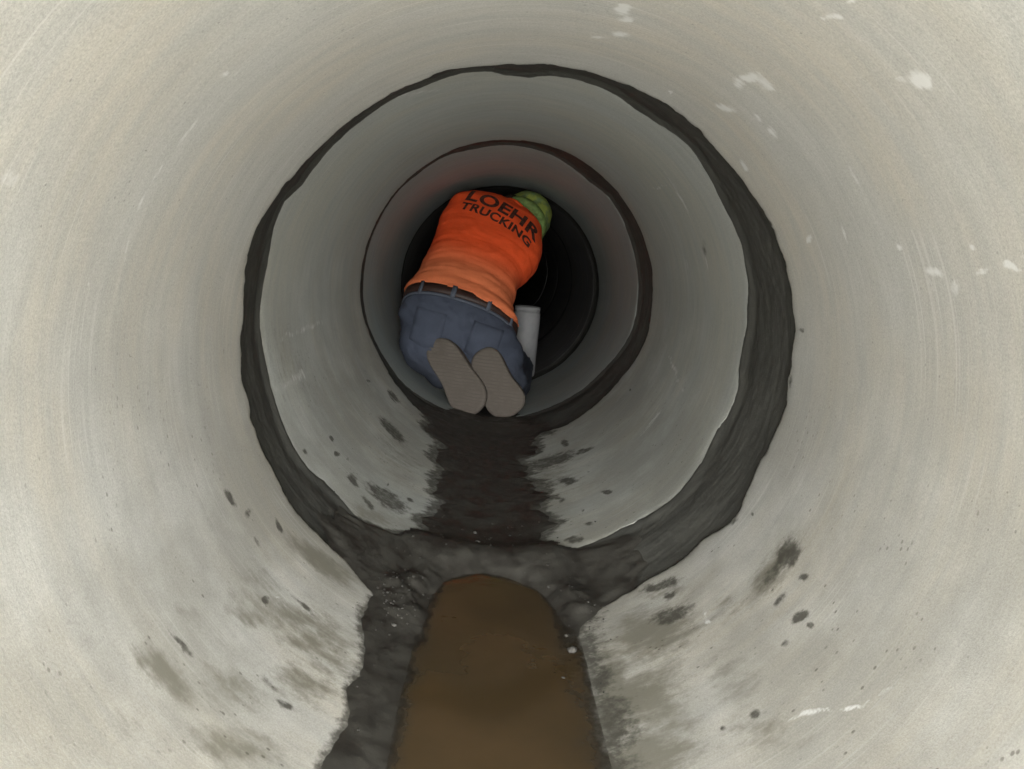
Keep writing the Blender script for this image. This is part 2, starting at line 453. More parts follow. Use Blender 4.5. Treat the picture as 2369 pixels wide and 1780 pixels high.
def field(lst, k, S, Y, warp=.010):
    f = np.full(S.shape, -1.0)
    wx = warp * fbm(S * 28 + 4, Y * 28, 201, 3); wy = warp * fbm(S * 28, Y * 28 + 40, 205, 3)
    S, Y = S + wx, Y + wy
    for b in lst:
        if int(b[0]) != k: continue
        _, cs, cy, a0, a1, b0, b1, st = b
        det = a0 * b1 - a1 * b0
        if abs(det) < 1e-9: continue
        m = (np.abs(S - cs) < 3 * (abs(a0) + abs(b0)) + .01) & (np.abs(Y - cy) < 3 * (abs(a1) + abs(b1)) + .01)
        if not m.any(): continue
        ds, dy = S[m] - cs, Y[m] - cy
        u = (b1 * ds - b0 * dy) / det; v = (-a1 * ds + a0 * dy) / det
        q = (1.15 - np.sqrt(u * u + v * v)) * 1.0
        q = np.where(q > 0, np.minimum(q * st * 1.15, st), q)
        f[m] = np.maximum(f[m], q)
    return f

ML = np.array([(-.207, -1.2), (-.21, .5), (-.207, .825), (-.211, .875), (-.206, .94), (-.21, .987), (-.202, 1.042), (-.209, 1.131), (-.232, 1.209), (-.218, 1.285), (-.255, 1.335),
   (-.33, 1.40), (-.30, 1.50), (-.20, 1.535), (-.155, 1.60), (-.158, 1.70), (-.15, 1.756), (-.134, 1.821), (-.152, 1.964), (-.123, 2.072), (-.164, 2.159), (-.147, 2.316), (-.198, 2.365), (-.214, 2.469), (-.25, 2.58), (-.20, 2.70), (-.15, 2.8), (-.13, 3.3), (-.1, 3.9)])
MR = np.array([(.14, -1.2), (.142, .5), (.138, .9), (.142, 1.05), (.15, 1.24), (.18, 1.31), (.25, 1.36), (.30, 1.42), (.27, 1.50), (.191, 1.536), (.154, 1.567), (.152, 1.672), (.182, 1.723), (.127, 1.817), (.155, 1.874), (.139, 2.002), (.12, 2.133),
   (.114, 2.288), (.153, 2.408), (.14, 2.52), (.20, 2.60), (.16, 2.72), (.13, 2.8), (.12, 3.3), (.1, 3.9)])

def mud_jitter(S, Y):
    near = Y < 1.32
    return np.where(near, .42, 1.2) * (.030 * fbm(S * 5 + 20, Y * 12, 91, 3) + np.where(near, .25, 1.0) * .026 * fbm(S * 9, Y * 30, 93, 3) + .005 * fbm(S * 60, Y * 150, 95, 2)) - .006

PIPE_LABEL = ['concrete pipe section around the camera, its open mouth behind the viewer',
  'nearest and brightest grey concrete pipe section, with white scuffs and the brown puddle',
  'middle grey concrete pipe section between the two dark joints, muddy along its bottom',
  'dim concrete pipe section that the kneeling worker is in',
  'dark concrete pipe section just beyond the kneeling worker',
  'black concrete pipe section far beyond the worker',
  'unlit concrete pipe section next to the farthest one', 'farthest concrete pipe run, lost in the dark']
def pipe(k, nth, ny):
    th = -math.pi + 2 * math.pi * np.arange(nth) / nth
    ya = ENDS[k][0](th, seed=3 + 7 * k); yb = ENDS[k][1](th, seed=5 + 7 * k)
    t = np.linspace(0, 1, ny)
    TH = np.repeat(th[None], ny, 0); Y = ya[None] * (1 - t[:, None]) + yb[None] * t[:, None]
    S = TH * R
    rr = R + .0012 * fbm(S * 5 + 50, Y * 7 + 11, 40 + k, 3)
    de = np.minimum(Y - ya[None], yb[None] - Y)              # worn, chipped rims
    chip = np.clip(fbm(S * 30 + 9, Y * 30, 77 + k, 4) + .12, 0, 1)
    rr = rr + np.exp(-np.clip(de, 0, 9) / .010) * (.0015 + .006 * chip)
    V = bore(k, TH, Y, rr)
    ro = R + .1
    for yy in (yb, ya):                                       # outer shell
        V = np.concatenate([V, bore(k, th, yy, np.full(nth, R + .03))[None], bore(k, th, yy, np.full(nth, ro))[None]])
    # ring order: bore rows, end b lip, end b outer, end a lip, end a outer
    seq = list(range(ny)) + [ny, ny + 1, ny + 3, ny + 2, 0]
    idx = np.arange(nth); nx = np.roll(idx, -1)
    F = []
    for a, b in zip(seq[:-1], seq[1:]):
        F.append(np.stack([a * nth + idx, b * nth + idx, b * nth + nx, a * nth + nx], -1))
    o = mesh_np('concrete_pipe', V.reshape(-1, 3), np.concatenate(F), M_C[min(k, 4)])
    extra = 4 * nth
    if k in (1, 2):
        for nm, l in (('dark', DARK), ('wash', WASH), ('chalk', CHALK)):
            fv = field(l, k, S, Y)
            if k == 1 and nm == 'dark':        # wet silt left along the right edge of the puddle
                edge = 1.6 - (S - .10 - .06 * fbm(Y * 9, Y * 0, 5, 3)) / .062
                fv = np.maximum(fv, np.where(S > -.15, np.clip(edge, -1, 1.0), -1))
            if nm == 'dark':                   # damp margin round the mud
                sl = mud_jitter(S, Y)
                dm = np.minimum(S - np.interp(Y, ML[:, 1], ML[:, 0]) - sl, np.interp(Y, MR[:, 1], MR[:, 0]) + sl - S)
                fv = np.maximum(fv, np.clip((dm + (.020 if k == 2 else -.004)) / (.034 if k == 2 else .02), -1, 1))
            attr(o, nm, np.r_[fv.ravel(), np.full(extra, -1.0)])
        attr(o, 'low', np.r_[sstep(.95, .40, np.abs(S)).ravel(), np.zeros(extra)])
    tag(o, PIPE_LABEL[k], 'pipe', 'concrete pipe sections laid end to end')
    return o
RES = [(160, 40), (720, 300), (720, 280), (300, 90), (200, 50), (120, 30), (120, 30), (100, 60)]
for k in range(8): pipe(k, *RES[k])

# ------------------------------------------------------------------ dark mortar filling each joint
JLAB = ['dark mortar ring in the joint beside the camera, out of view', 'widest dark mortar ring, in the nearest joint, thick at right and bottom',
        'middle dark mortar ring just before the worker, thin at left', 'innermost dark mortar ring, partly hidden behind the worker',
        'dark mortar ring in the joint beyond the worker', 'dark mortar ring deep in the unlit end', 'farthest dark mortar ring of the line']
def joint(k, nth, ny):
    th = -math.pi + 2 * math.pi * np.arange(nth) / nth
    ya = ENDS[k][1](th, jag=0) - .03; yb = ENDS[k + 1][0](th, jag=0) + .03
    t = np.linspace(0, 1, ny)
    TH = np.repeat(th[None], ny, 0); Y = ya[None] * (1 - t[:, None]) + yb[None] * t[:, None]
    S = TH * R
    w = sstep(0, 1, t)[:, None]
    lip = np.exp(-((Y - (yb[None] - .030)) / .016) ** 2)
    r0 = R + .008 - .0075 * lip - .005 * np.exp(-((t[:, None] - .62) / .22) ** 2) * (fbm(S * 3 + 7, Y * 0, 5 + k, 3) + .6).clip(0, 1)
    rr = r0 + .0016 * fbm(S * 10 + 30, Y * 30, 15 + k, 4) + .0012 * fbm(S * 60, Y * 90, 25 + k, 3)
    A = bore(k, TH, Y, rr); B = bore(k + 1, TH, Y, rr)
    V = A * (1 - w[..., None]) + B * w[..., None]
    V = np.concatenate([V, bore(k, th, ya, np.full(nth, R + .06))[None], bore(k + 1, th, yb, np.full(nth, R + .06))[None]])
    seq = [ny] + list(range(ny)) + [ny + 1, ny]
    idx = np.arange(nth); nx = np.roll(idx, -1)
    F = [np.stack([a * nth + idx, b * nth + idx, b * nth + nx, a * nth + nx], -1) for a, b in zip(seq[:-1], seq[1:])]
    o = mesh_np('joint_mortar', V.reshape(-1, 3), np.concatenate(F), M_MORT)
    tag(o, JLAB[k], 'mortar', 'mortar rings in the pipe joints')
for k, res in enumerate([(120, 12), (720, 60), (480, 40), (300, 24), (120, 12), (100, 10), (100, 10)]): joint(k, *res)
wall = mesh_np('end_wall', [(-.6, 13.49, -.2), (.6, 13.49, -.2), (.6, 13.49, 1.1), (-.6, 13.49, 1.1), (-.6, 13.7, -.2), (.6, 13.7, -.2), (.6, 13.7, 1.1), (-.6, 13.7, 1.1)],
               [(0, 1, 2, 3), (5, 4, 7, 6), (4, 0, 3, 7), (1, 5, 6, 2), (3, 2, 6, 7), (4, 5, 1, 0)], M_C[4], False)  # added out of sight to block light at the far end
tag(wall, 'unlit concrete wall closing the far end of the pipe', 'wall')

# ------------------------------------------------------------------ outside the mouth: unseen ground, paled to bounce light in, and the bank the pipe runs into
ground = mesh_np('ground', [(-400, -800, -.12), (400, -800, -.12), (400, 400, -.12), (-400, 400, -.12)], [(0, 1, 2, 3)], bounce_ground_mat(), False)
ground['kind'] = 'structure'
def bank():
    xs = np.concatenate([np.linspace(-30, -2, 12), np.linspace(-1.8, 1.8, 49), np.linspace(2, 30, 12)])
    us = np.concatenate([np.linspace(0, 1, 34), np.linspace(1.1, 3, 6)])
    X, U = np.meshgrid(xs, us)
    Z = -.2 + np.clip(U, 0, 1) * 2.0
    Yb = -1.0 + np.clip(U, 0, 1) * .75 + np.clip(U - 1, 0, 9) * 8 + .05 * fbm(X * 2, U * 6, 3, 4)
    V = np.stack([X, Yb, Z], -1).reshape(-1, 3)
    nx = len(xs); F = []
    for j in range(len(us) - 1):
        for i in range(nx - 1):
            q = [j * nx + i, j * nx + i + 1, (j + 1) * nx + i + 1, (j + 1) * nx + i]
            if min(math.hypot(V[a][0], V[a][2] - R) for a in q) > R + .01: F.append(q)
    o = mesh_np('earth_bank', V, F, ground.data.materials[0]); o['kind'] = 'structure'
bank()

# ------------------------------------------------------------------ mud along the invert
WATER_Z = .0215
def floor_z(S, Y):
    k1 = bore(1, S / R, Y, R); k2 = bore(2, S / R, Y, R); k3 = bore(3, S / R, Y, R)
    a = sstep(1.41, 1.545, Y)[..., None]; b = sstep(2.60, 2.74, Y)[..., None]
    return (k1 * (1 - a) + k2 * a) * (1 - b) + k3 * b
def mud():
    s = np.arange(-.36, .3601, .004); y = np.concatenate([np.arange(.3, 2.85, .0042), np.arange(2.85, 3.8, .01)])
    S, Y = np.meshgrid(s, y)
    jit = mud_jitter(S, Y)
    L = np.interp(Y, ML[:, 1], ML[:, 0]) + jit; Q = np.interp(Y, MR[:, 1], MR[:, 0]) + jit * np.where(Y < 1.3, 1.6, 1)
    d = np.minimum(S - L, Q - S)
    thick = .0052 * sstep(-.004, .045, d) - .0022
    lump = fbm(S * 26, Y * 26, 97, 4); 
    thick = thick + sstep(0, .03, d) * (.0007 * lump + .0005 * fbm(S * 90, Y * 90, 98, 3))
    jt = np.exp(-((Y - 1.45) / .06) ** 2); thick = thick + jt * sstep(0, .12, np.abs(S) - .09) * .004
    # little heap of grit where the puddle ends, left of it
    thick = thick + .016 * np.exp(-(((S + .165) / .035) ** 2 + ((Y - 1.33) / .09) ** 2)) * (.8 + lump)
    thick = thick + .010 * np.exp(-(((S - .15) / .03) ** 2 + ((Y - 1.36) / .05) ** 2)) * (.8 + lump)
    thick = thick - .006 * sstep(.13, .05, np.abs(S + .01)) * sstep(1.52, 1.42, Y)
    vee = Y - (1.515 - 1.2 * np.abs(S + .012)) + .035 * fbm(S * 18, Y * 18, 301, 3)
    thick = thick + .017 * sstep(-.045, .07, vee) * sstep(1.64, 1.54, Y) * sstep(.185, .13, np.abs(S))
    thick = thick + .006 * sstep(.95, 1.45, Y) * sstep(1.60, 1.5, Y) * sstep(.16, .10, np.abs(S))  # bed raised so the far water darkens in colour, imitating light falloff
    P = floor_z(S, Y)
    th = S / R
    V = P + np.stack([-np.sin(th) * thick, 0 * th, np.cos(th) * thick], -1)
    ny, ns = S.shape
    ok = d > -.012
    q = np.arange(ny * ns).reshape(ny, ns)
    F = np.stack([q[:-1, :-1], q[:-1, 1:], q[1:, 1:], q[1:, :-1]], -1)
    keep = (ok[:-1, :-1] | ok[1:, 1:] | ok[:-1, 1:] | ok[1:, :-1])
    F = F[keep]
    u, inv = np.unique(F, return_inverse=True)
    o = mesh_np('mud', V.reshape(-1, 3)[u], inv.reshape(F.shape), M_MUD)
    tag(o, 'dark wet mud streaked along the bottom of the pipe', 'mud', kind='stuff')
    return o
mud_o = mud()
xs = np.linspace(-.2, .2, 81); ys = np.concatenate([np.linspace(-1.09, .45, 30), np.linspace(.46, 1.57, 223)])
X, Y = np.meshgrid(xs, ys)
MUDTREE = BVHTree.FromPolygons([v.co[:] for v in mud_o.data.vertices], [p.vertices[:] for p in mud_o.data.polygons])
bed = floor_z(np.arcsin(np.clip(X / R, -1, 1)) * R, Y)[..., 2]
for j_ in range(X.shape[0]):
    if ys[j_] < .3: continue
    for i_ in range(X.shape[1]):
        h_ = MUDTREE.ray_cast(Vector((X[j_, i_], Y[j_, i_], .12)), Vector((0, 0, -1)), .3)
        if h_[0] is not None: bed[j_, i_] = max(bed[j_, i_], h_[0].z)
q = np.arange(X.size).reshape(X.shape)
water = mesh_np('water', np.stack([X, Y, 0 * X + WATER_Z], -1).reshape(-1, 3), np.stack([q[:-1, :-1], q[:-1, 1:], q[1:, 1:], q[1:, :-1]], -1).reshape(-1, 4), M_WATER)
tag(water, 'shallow brown muddy water lying in the pipe bottom', 'water', kind='structure')
attr(water, 'depth', (WATER_Z - bed).ravel())

# ------------------------------------------------------------------ the worker
def V3(*a): return Vector(a)
def bake_remesh(bm, voxel, smooth=6, fac=.5):
    me = bpy.data.meshes.new('tmp'); bm.to_mesh(me); bm.free()
    o = bpy.data.objects.new('tmp', me); COL.objects.link(o)
    m = o.modifiers.new('r', 'REMESH'); m.mode = 'VOXEL'; m.voxel_size = voxel
    if smooth:
        s = o.modifiers.new('s', 'SMOOTH'); s.iterations = smooth; s.factor = fac
    bpy.context.view_layer.update()
    dg = bpy.context.evaluated_depsgraph_get()
    out = bpy.data.meshes.new_from_object(o.evaluated_get(dg))
    bpy.data.objects.remove(o); bpy.data.meshes.remove(me)
    for p in out.polygons: p.use_smooth = True
    return out
def loft(bm, rings, n=32, ex=2.4, cap=True):
    prev = None; first = None
    for c, a, b in rings:
        vs_ = []
        for i in range(n):
            f = 2 * math.pi * i / n
            cx, sx = math.cos(f), math.sin(f)
            cx = math.copysign(abs(cx) ** (2 / ex), cx); sx = math.copysign(abs(sx) ** (2 / ex), sx)
            vs_.append(bm.verts.new(c + a * cx + b * sx))
        if prev:
            for i in range(n): bm.faces.new((prev[i], prev[(i + 1) % n], vs_[(i + 1) % n], vs_[i]))
        else: first = vs_
        prev = vs_
    if cap:
        bm.faces.new(list(reversed(first))); bm.faces.new(prev)
def limb(bm, pts, rs, n=20):
    """tapered tube with round ends through a chain of joints"""
    for (p, q), (r, s) in zip(zip(pts[:-1], pts[1:]), zip(rs[:-1], rs[1:])):
        d = (q - p); L = d.length; d.normalize()
        a = d.orthogonal().normalized(); b = d.cross(a)
        rings = []
        for k in range(5):
            f = -math.pi / 2 + (k + .15) / 5 * math.pi / 2
            rings.append((p + d * (r * math.sin(f)), a * (r * math.cos(f)), b * (r * math.cos(f))))
        for k in range(5):
            t = k / 4; rr = r + (s - r) * t; rings.append((p + d * (L * t), a * rr, b * rr))
        for k in range(1, 6):
            f = (k - .15) / 5 * math.pi / 2
            rings.append((q + d * (s * math.sin(f)), a * (s * math.cos(f)), b * (s * math.cos(f))))
        loft(bm, rings, n, 2.0)
def ellipsoid(bm, c, a, b, d, n=24, m=14):
    rings = []
    for k in range(m):
        f = -math.pi / 2 + (k + .5) / m * math.pi
        rings.append((c + d * math.sin(f), a * math.cos(f), b * math.cos(f)))
    loft(bm, rings, n, 2.0)

def cloth(name, top, low, amount, rough=.85, weave=900, spec=.2, fold=None):
    t = NT(name)
    p = t.pos()
    n = t.noise(p, 11, 4, .6); w = t.noise(p, weave, 2, .5)
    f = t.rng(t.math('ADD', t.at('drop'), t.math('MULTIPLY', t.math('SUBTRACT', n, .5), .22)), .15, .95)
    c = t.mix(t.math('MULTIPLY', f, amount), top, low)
    c = t.mix(1.0, c, t.rng(w, .3, .7, .86, 1.1), 'MULTIPLY')
    c = t.mix(1.0, c, t.rng(n, .3, .7, .90, 1.07), 'MULTIPLY')
    h = t.math('ADD', n, t.math('MULTIPLY', w, .12))
    return t.out(c, rough, t.bump(h, .5, .008), spec)
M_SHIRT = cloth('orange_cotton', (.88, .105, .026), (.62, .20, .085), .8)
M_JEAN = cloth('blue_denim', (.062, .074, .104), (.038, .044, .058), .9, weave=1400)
def sole_mat():
    t = NT('boot_sole_rubber'); p = t.loc()
    wv = t.new('ShaderNodeTexWave', wave_type='BANDS', bands_direction='Z'); t.t.links.new(p, wv.inputs['Vector'])
    wv.inputs['Scale'].default_value = 26; wv.inputs['Distortion'].default_value = 2.5; wv.inputs['Detail'].default_value = 2
    n = t.noise(p, 26, 4, .65); g = t.rng(wv.outputs[1], .12, .30)
    pk = t.rng(n, .42, .60)                                    # mud packed into part of the tread
    c = t.mix(t.rng(n, .3, .7), (.096, .083, .070), (.118, .103, .088))
    c = t.mix(t.math('MULTIPLY', t.math('SUBTRACT', 1.0, g), t.math('MULTIPLY', pk, .30)), c, (.04, .036, .03))
    return t.out(c, .85, t.bump(t.math('ADD', t.math('MULTIPLY', g, .25), n), .4, .004), .25)
M_SOLE = sole_mat()
M_BOOT = plain('boot_leather', (.11, .085, .06), .65, .25, 60)
M_BELT = plain('belt_leather', (.035, .018, .014), .5, .2, 90)
def cap_mat():
    t = NT('lime_cap'); p = t.pos()
    n = t.noise(p, 22, 3, .6); w = t.noise(p, 300, 2, .5)
    c = t.mix(t.rng(n, .40, .62), (.30, .37, .075), (.130, .200, .090))
    return t.out(c, .6, t.bump(t.math('ADD', n, t.math('MULTIPLY', w, .2)), .4, .006), .3)
M_CAP = cap_mat()
M_SKIN = plain('skin', (.50, .30, .21), .55, .06, 60)
M_HAIR = plain('dark_hair', (.03, .022, .016), .6, .3, 160)
M_INK = plain('black_print', (.062, .024, .016), .85, .55, 70)
M_LOOP = plain('denim_loop', (.085,.098,.125), .85, .15, 300)

person = bpy.data.objects.new('person', None)
COL.objects.link(person)
person.location = (-.07, 3.12, .055)
person.empty_display_size = .1
tag(person, 'worker in orange shirt, blue jeans and lime cap kneeling with back to the camera', 'person')
bpy.context.view_layer.update()
PINV = person.matrix_world.inverted()
def own(name, me, mat, parent=None):
    o = bpy.data.objects.new(name, me); COL.objects.link(o)
    if mat is not None:
        me.materials.clear(); me.materials.append(mat)
    o.parent = parent or person
    if parent is None: o.matrix_parent_inverse = Matrix.Translation(-person.location)
    return o

# body: one skinned surface, posed kneeling, sitting on the heels, leaning forward with the head down
def body():
    P, E, Rr = [], [], []
    def add(p, r, par=None):
        P.append(p); Rr.append(r); i = len(P) - 1
        if par is not None: E.append((par, i))
        return i
    pel = add((-.15, 3.12, .31), .095)
    s1 = add((-.135, 3.20, .44), .095, pel); s2 = add((-.10, 3.32, .58), .105, s1); s3 = add((-.055, 3.41, .69), .09, s2)
    nk = add((.005, 3.475, .745), .05, s3); h1 = add((.040, 3.520, .765), .066, nk); h2 = add((.075, 3.575, .775), .084, h1); add((.10, 3.63, .775), .062, h2)
    for side in (-1, 1):
        if side < 0: chain = [((-.19, 3.43, .70), .055), ((-.225, 3.50, .60), .046), ((-.25, 3.57, .48), .040), ((-.20, 3.68, .40), .037), ((-.145, 3.78, .335), .026), ((-.125, 3.83, .305), .030)]
        else: chain = [((.055, 3.44, .640), .052), ((.055, 3.53, .59), .044), ((.045, 3.63, .53), .038), ((.020, 3.71, .45), .035), ((-.02, 3.79, .37), .026), ((-.03, 3.835, .335), .030)]
        p = s3
        for q, r in chain: p = add(q, r, p)
        px, py, pz = chain[-1][0]
        for k in range(4):
            fx = px + (k - 1.5) * .021; ln = (.86, 1.0, .95, .78)[k]
            a = add((fx, py + .030 * ln, pz - .012), .0095, p); b = add((fx, py + .055 * ln, pz - .030), .0088, a); add((fx, py + .062 * ln, pz - .052), .008, b)
        tx = px - side * .036
        a = add((tx, py + .004, pz - .012), .0105, p); add((tx - side * .006, py + .030, pz - .032), .009, a)
        hip, knee, ank, foot = (((-.235, 3.11, .275), (-.255, 3.44, .175), (-.205, 3.02, .165), (-.175, 2.97, .15)) if side < 0 else
                                ((-.065, 3.11, .245), (.080, 3.42, .150), (.03, 3.02, .150), (.035, 2.97, .14)))
        a = add(hip, .078, pel); mid = tuple((u + v) / 2 for u, v in zip(hip, knee)); a = add(mid, .064, a); a = add(knee, .050, a)
        mid = tuple((u * .55 + v * .45) for u, v in zip(knee, ank)); a = add(mid, .048, a); a = add(ank, .034, a); add(foot, .034, a)
    me = bpy.data.meshes.new('body'); me.from_pydata(P, E, []); me.update()
    o = bpy.data.objects.new('tmp', me); COL.objects.link(o)
    o.modifiers.new('k', 'SKIN'); sv = me.skin_vertices[0].data
    for i, r in enumerate(Rr): sv[i].radius = (r, r)
    sv[0].use_root = True
    m = o.modifiers.new('s', 'SUBSURF'); m.levels = 2
    bpy.context.view_layer.update()
    out = bpy.data.meshes.new_from_object(o.evaluated_get(bpy.context.evaluated_depsgraph_get()))
    bpy.data.objects.remove(o); out.name = 'body'
    for p in out.polygons: p.use_smooth = True
    return own('body', out, M_SKIN)
body()

# shirt
TORSO = [((-.376, 3.14, .440), (.066, 3.125, .334), .152), ((-.352, 3.170, .486), (.028, 3.170, .412), .148), ((-.312, 3.24, .558), (.058, 3.24, .500), .140),
         ((-.294, 3.31, .647), (.132, 3.31, .572), .132), ((-.279, 3.38, .732), (.143, 3.38, .648), .120), ((-.246, 3.44, .809), (.133, 3.44, .715), .098),
         ((-.185, 3.485, .840), (.085, 3.485, .775), .066)]
TORSO = [(Vector(l), Vector(r), d) for l, r, d in TORSO]
CEN = [(l + r) / 2 for l, r, d in TORSO]
def torso_frame(i):
    l, r, d = TORSO[i]
    sp = (CEN[min(i + 1, len(CEN) - 1)] - CEN[max(i - 1, 0)]).normalized()
    lat = (r - l) / 2
    dors = lat.cross(sp).normalized()
    if dors.y > 0: dors = -dors
    return CEN[i], lat, dors, sp
def shirt():
    bm = bmesh.new()
    rings = []
    for i in range(len(TORSO)):
        c, lat, dors, sp = torso_frame(i)
        rings.append((c, lat, dors * TORSO[i][2]))
    # finer rings by interpolation
    fine = []
    for a, b in zip(rings[:-1], rings[1:]):
        for t in (0, .5): fine.append(tuple(u.lerp(v, t) for u, v in zip(a, b)))
    fine.append(rings[-1])
    loft(bm, fine, 40, 2.5)
    limb(bm, [V3(-.165, 3.425, .715), V3(-.205, 3.50, .600), V3(-.225, 3.535, .545)], [.098, .074, .072])
    limb(bm, [V3(.046, 3.415, .650), V3(.050, 3.50, .600), V3(.048, 3.56, .570)], [.088, .070, .064])
    limb(bm, [V3(-.04, 3.44, .74), V3(.005, 3.475, .755)], [.085, .068])
    me = bake_remesh(bm, .0065, 10)
    n = len(me.vertices); co = np.empty(n * 3, np.float32); me.vertices.foreach_get('co', co); co = co.reshape(-1, 3)
    no = np.empty(n * 3, np.float32); me.vertices.foreach_get('normal', no); no = no.reshape(-1, 3)
    c0 = np.array(CEN[0]); sp = np.array((CEN[5] - CEN[0]).normalized()); lat = np.array((TORSO[3][1] - TORSO[3][0]).normalized())
    v = (co - c0) @ sp; u = (co - c0) @ lat
    arch = v + .35 * (u + .02) ** 2 * 2.0
    low = sstep(.36, .05, v)
    disp = .010 * fbm(u * 3.2 + 5, arch * 24, 11, 3) * (.35 + .65 * low) + .006 * fbm(u * 9 + 2, v * 9, 12, 3)
    pull = .006 * fbm((u - v * .6) * 16, (u + v) * 3, 14, 3) * sstep(.0, .2, u)
    rid = (1 - np.abs(fbm((u + .5 * v) * 5 + 8, (v - .25 * u) * 13, 17, 3)) * 2.6).clip(0, 1) ** 3      # sharp pulled creases
    rid2 = (1 - np.abs(fbm((u - .7 * v) * 8 + 3, (v + .8 * u) * 6, 19, 2)) * 3.0).clip(0, 1) ** 4 * sstep(.12, .30, v)
    co = co + no * (disp + pull + .0022 * rid * (.3 + .7 * low) + .0014 * rid2)[:, None]
    # hem flares and swings away from the body
    fl = sstep(.05, -.02, v)
    co = co + no * (fl * (.008 + .010 * vnoise(u * 18, u * 0, 4)))[:, None]
    me.vertices.foreach_set('co', co.astype(np.float32).ravel()); me.update()
    o = own('shirt', me, M_SHIRT); o.data.name = 'shirt'
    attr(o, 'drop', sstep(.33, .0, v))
    return o
shirt_o = shirt()
# ribbed collar round the neck
ncx = Vector((.62, .55, .52)).normalized(); na = ncx.orthogonal().normalized(); nb_ = ncx.cross(na)
bm = bmesh.new(); nc = V3(.020, 3.488, .772); prev = None; rows = []
for i in range(32):
    f = 2 * math.pi * i / 32; d_ = na * math.cos(f) + nb_ * math.sin(f)
    rows.append([bm.verts.new(nc + d_ * (.078 + .008 * math.cos(g)) + ncx * (.012 * math.sin(g))) for g in [2 * math.pi * k / 8 for k in range(8)]])
for i in range(32):
    for k in range(8): bm.faces.new((rows[i][k], rows[(i + 1) % 32][k], rows[(i + 1) % 32][(k + 1) % 8], rows[i][(k + 1) % 8]))
cme = bpy.data.meshes.new('collar'); bm.to_mesh(cme); bm.free()
for p in cme.polygons: p.use_smooth = True
col_o = own('collar', cme, M_SHIRT, shirt_o); attr(col_o, 'drop', np.zeros(len(cme.vertices)))

def lettering(txt, size, cu, cv, name, squash=1.0):
    cur = bpy.data.curves.new('t', 'FONT'); cur.body = txt; cur.size = size; cur.align_x = 'CENTER'; cur.offset = size * .034
    cur.space_character = 1.06
    o = bpy.data.objects.new('t', cur); COL.objects.link(o)
    bpy.context.view_layer.update()
    me = bpy.data.meshes.new_from_object(o.evaluated_get(bpy.context.evaluated_depsgraph_get()))
    bpy.data.objects.remove(o)
    bm = bmesh.new(); bm.from_mesh(me)
    for _ in range(3):
        long = [e for e in bm.edges if e.calc_length() > .008]
        if long: bmesh.ops.subdivide_edges(bm, edges=long, cuts=1)
        bmesh.ops.triangulate(bm, faces=bm.faces[:])
    c, lat, dors, sp = torso_frame(4)
    lat = lat.normalized(); sp = dors.cross(lat).normalized()
    if sp.z < 0: sp = -sp
    dep = bpy.context.evaluated_depsgraph_get()
    tree = BVHTree.FromPolygons([v.co[:] for v in shirt_o.data.vertices], [p.vertices[:] for p in shirt_o.data.polygons])
    for v in bm.verts:
        x_, y_ = v.co.x, v.co.y * squash
        y_ += -.55 * max(0, x_ + .06) ** 2 * 1.6
        ct, st_ = math.cos(-.20), math.sin(-.20)
        u, w = x_ * ct - (y_ + cv) * st_ + cu, x_ * st_ + (y_ + cv) * ct
        org = c + lat * u + sp * w + dors * .4
        hit = tree.ray_cast(org, -dors)
        if hit[0] is not None: v.co = hit[0] + hit[1] * .0022
        else: v.co = c + lat * u + sp * w
    me2 = bpy.data.meshes.new(name); bm.to_mesh(me2); bm.free()
    ob = own(name, me2, M_INK, shirt_o)
    return ob
lettering('LOEHR', .100, .015, .022, 'lettering')
lettering('TRUCKING', .060, .015, -.038, 'lettering')

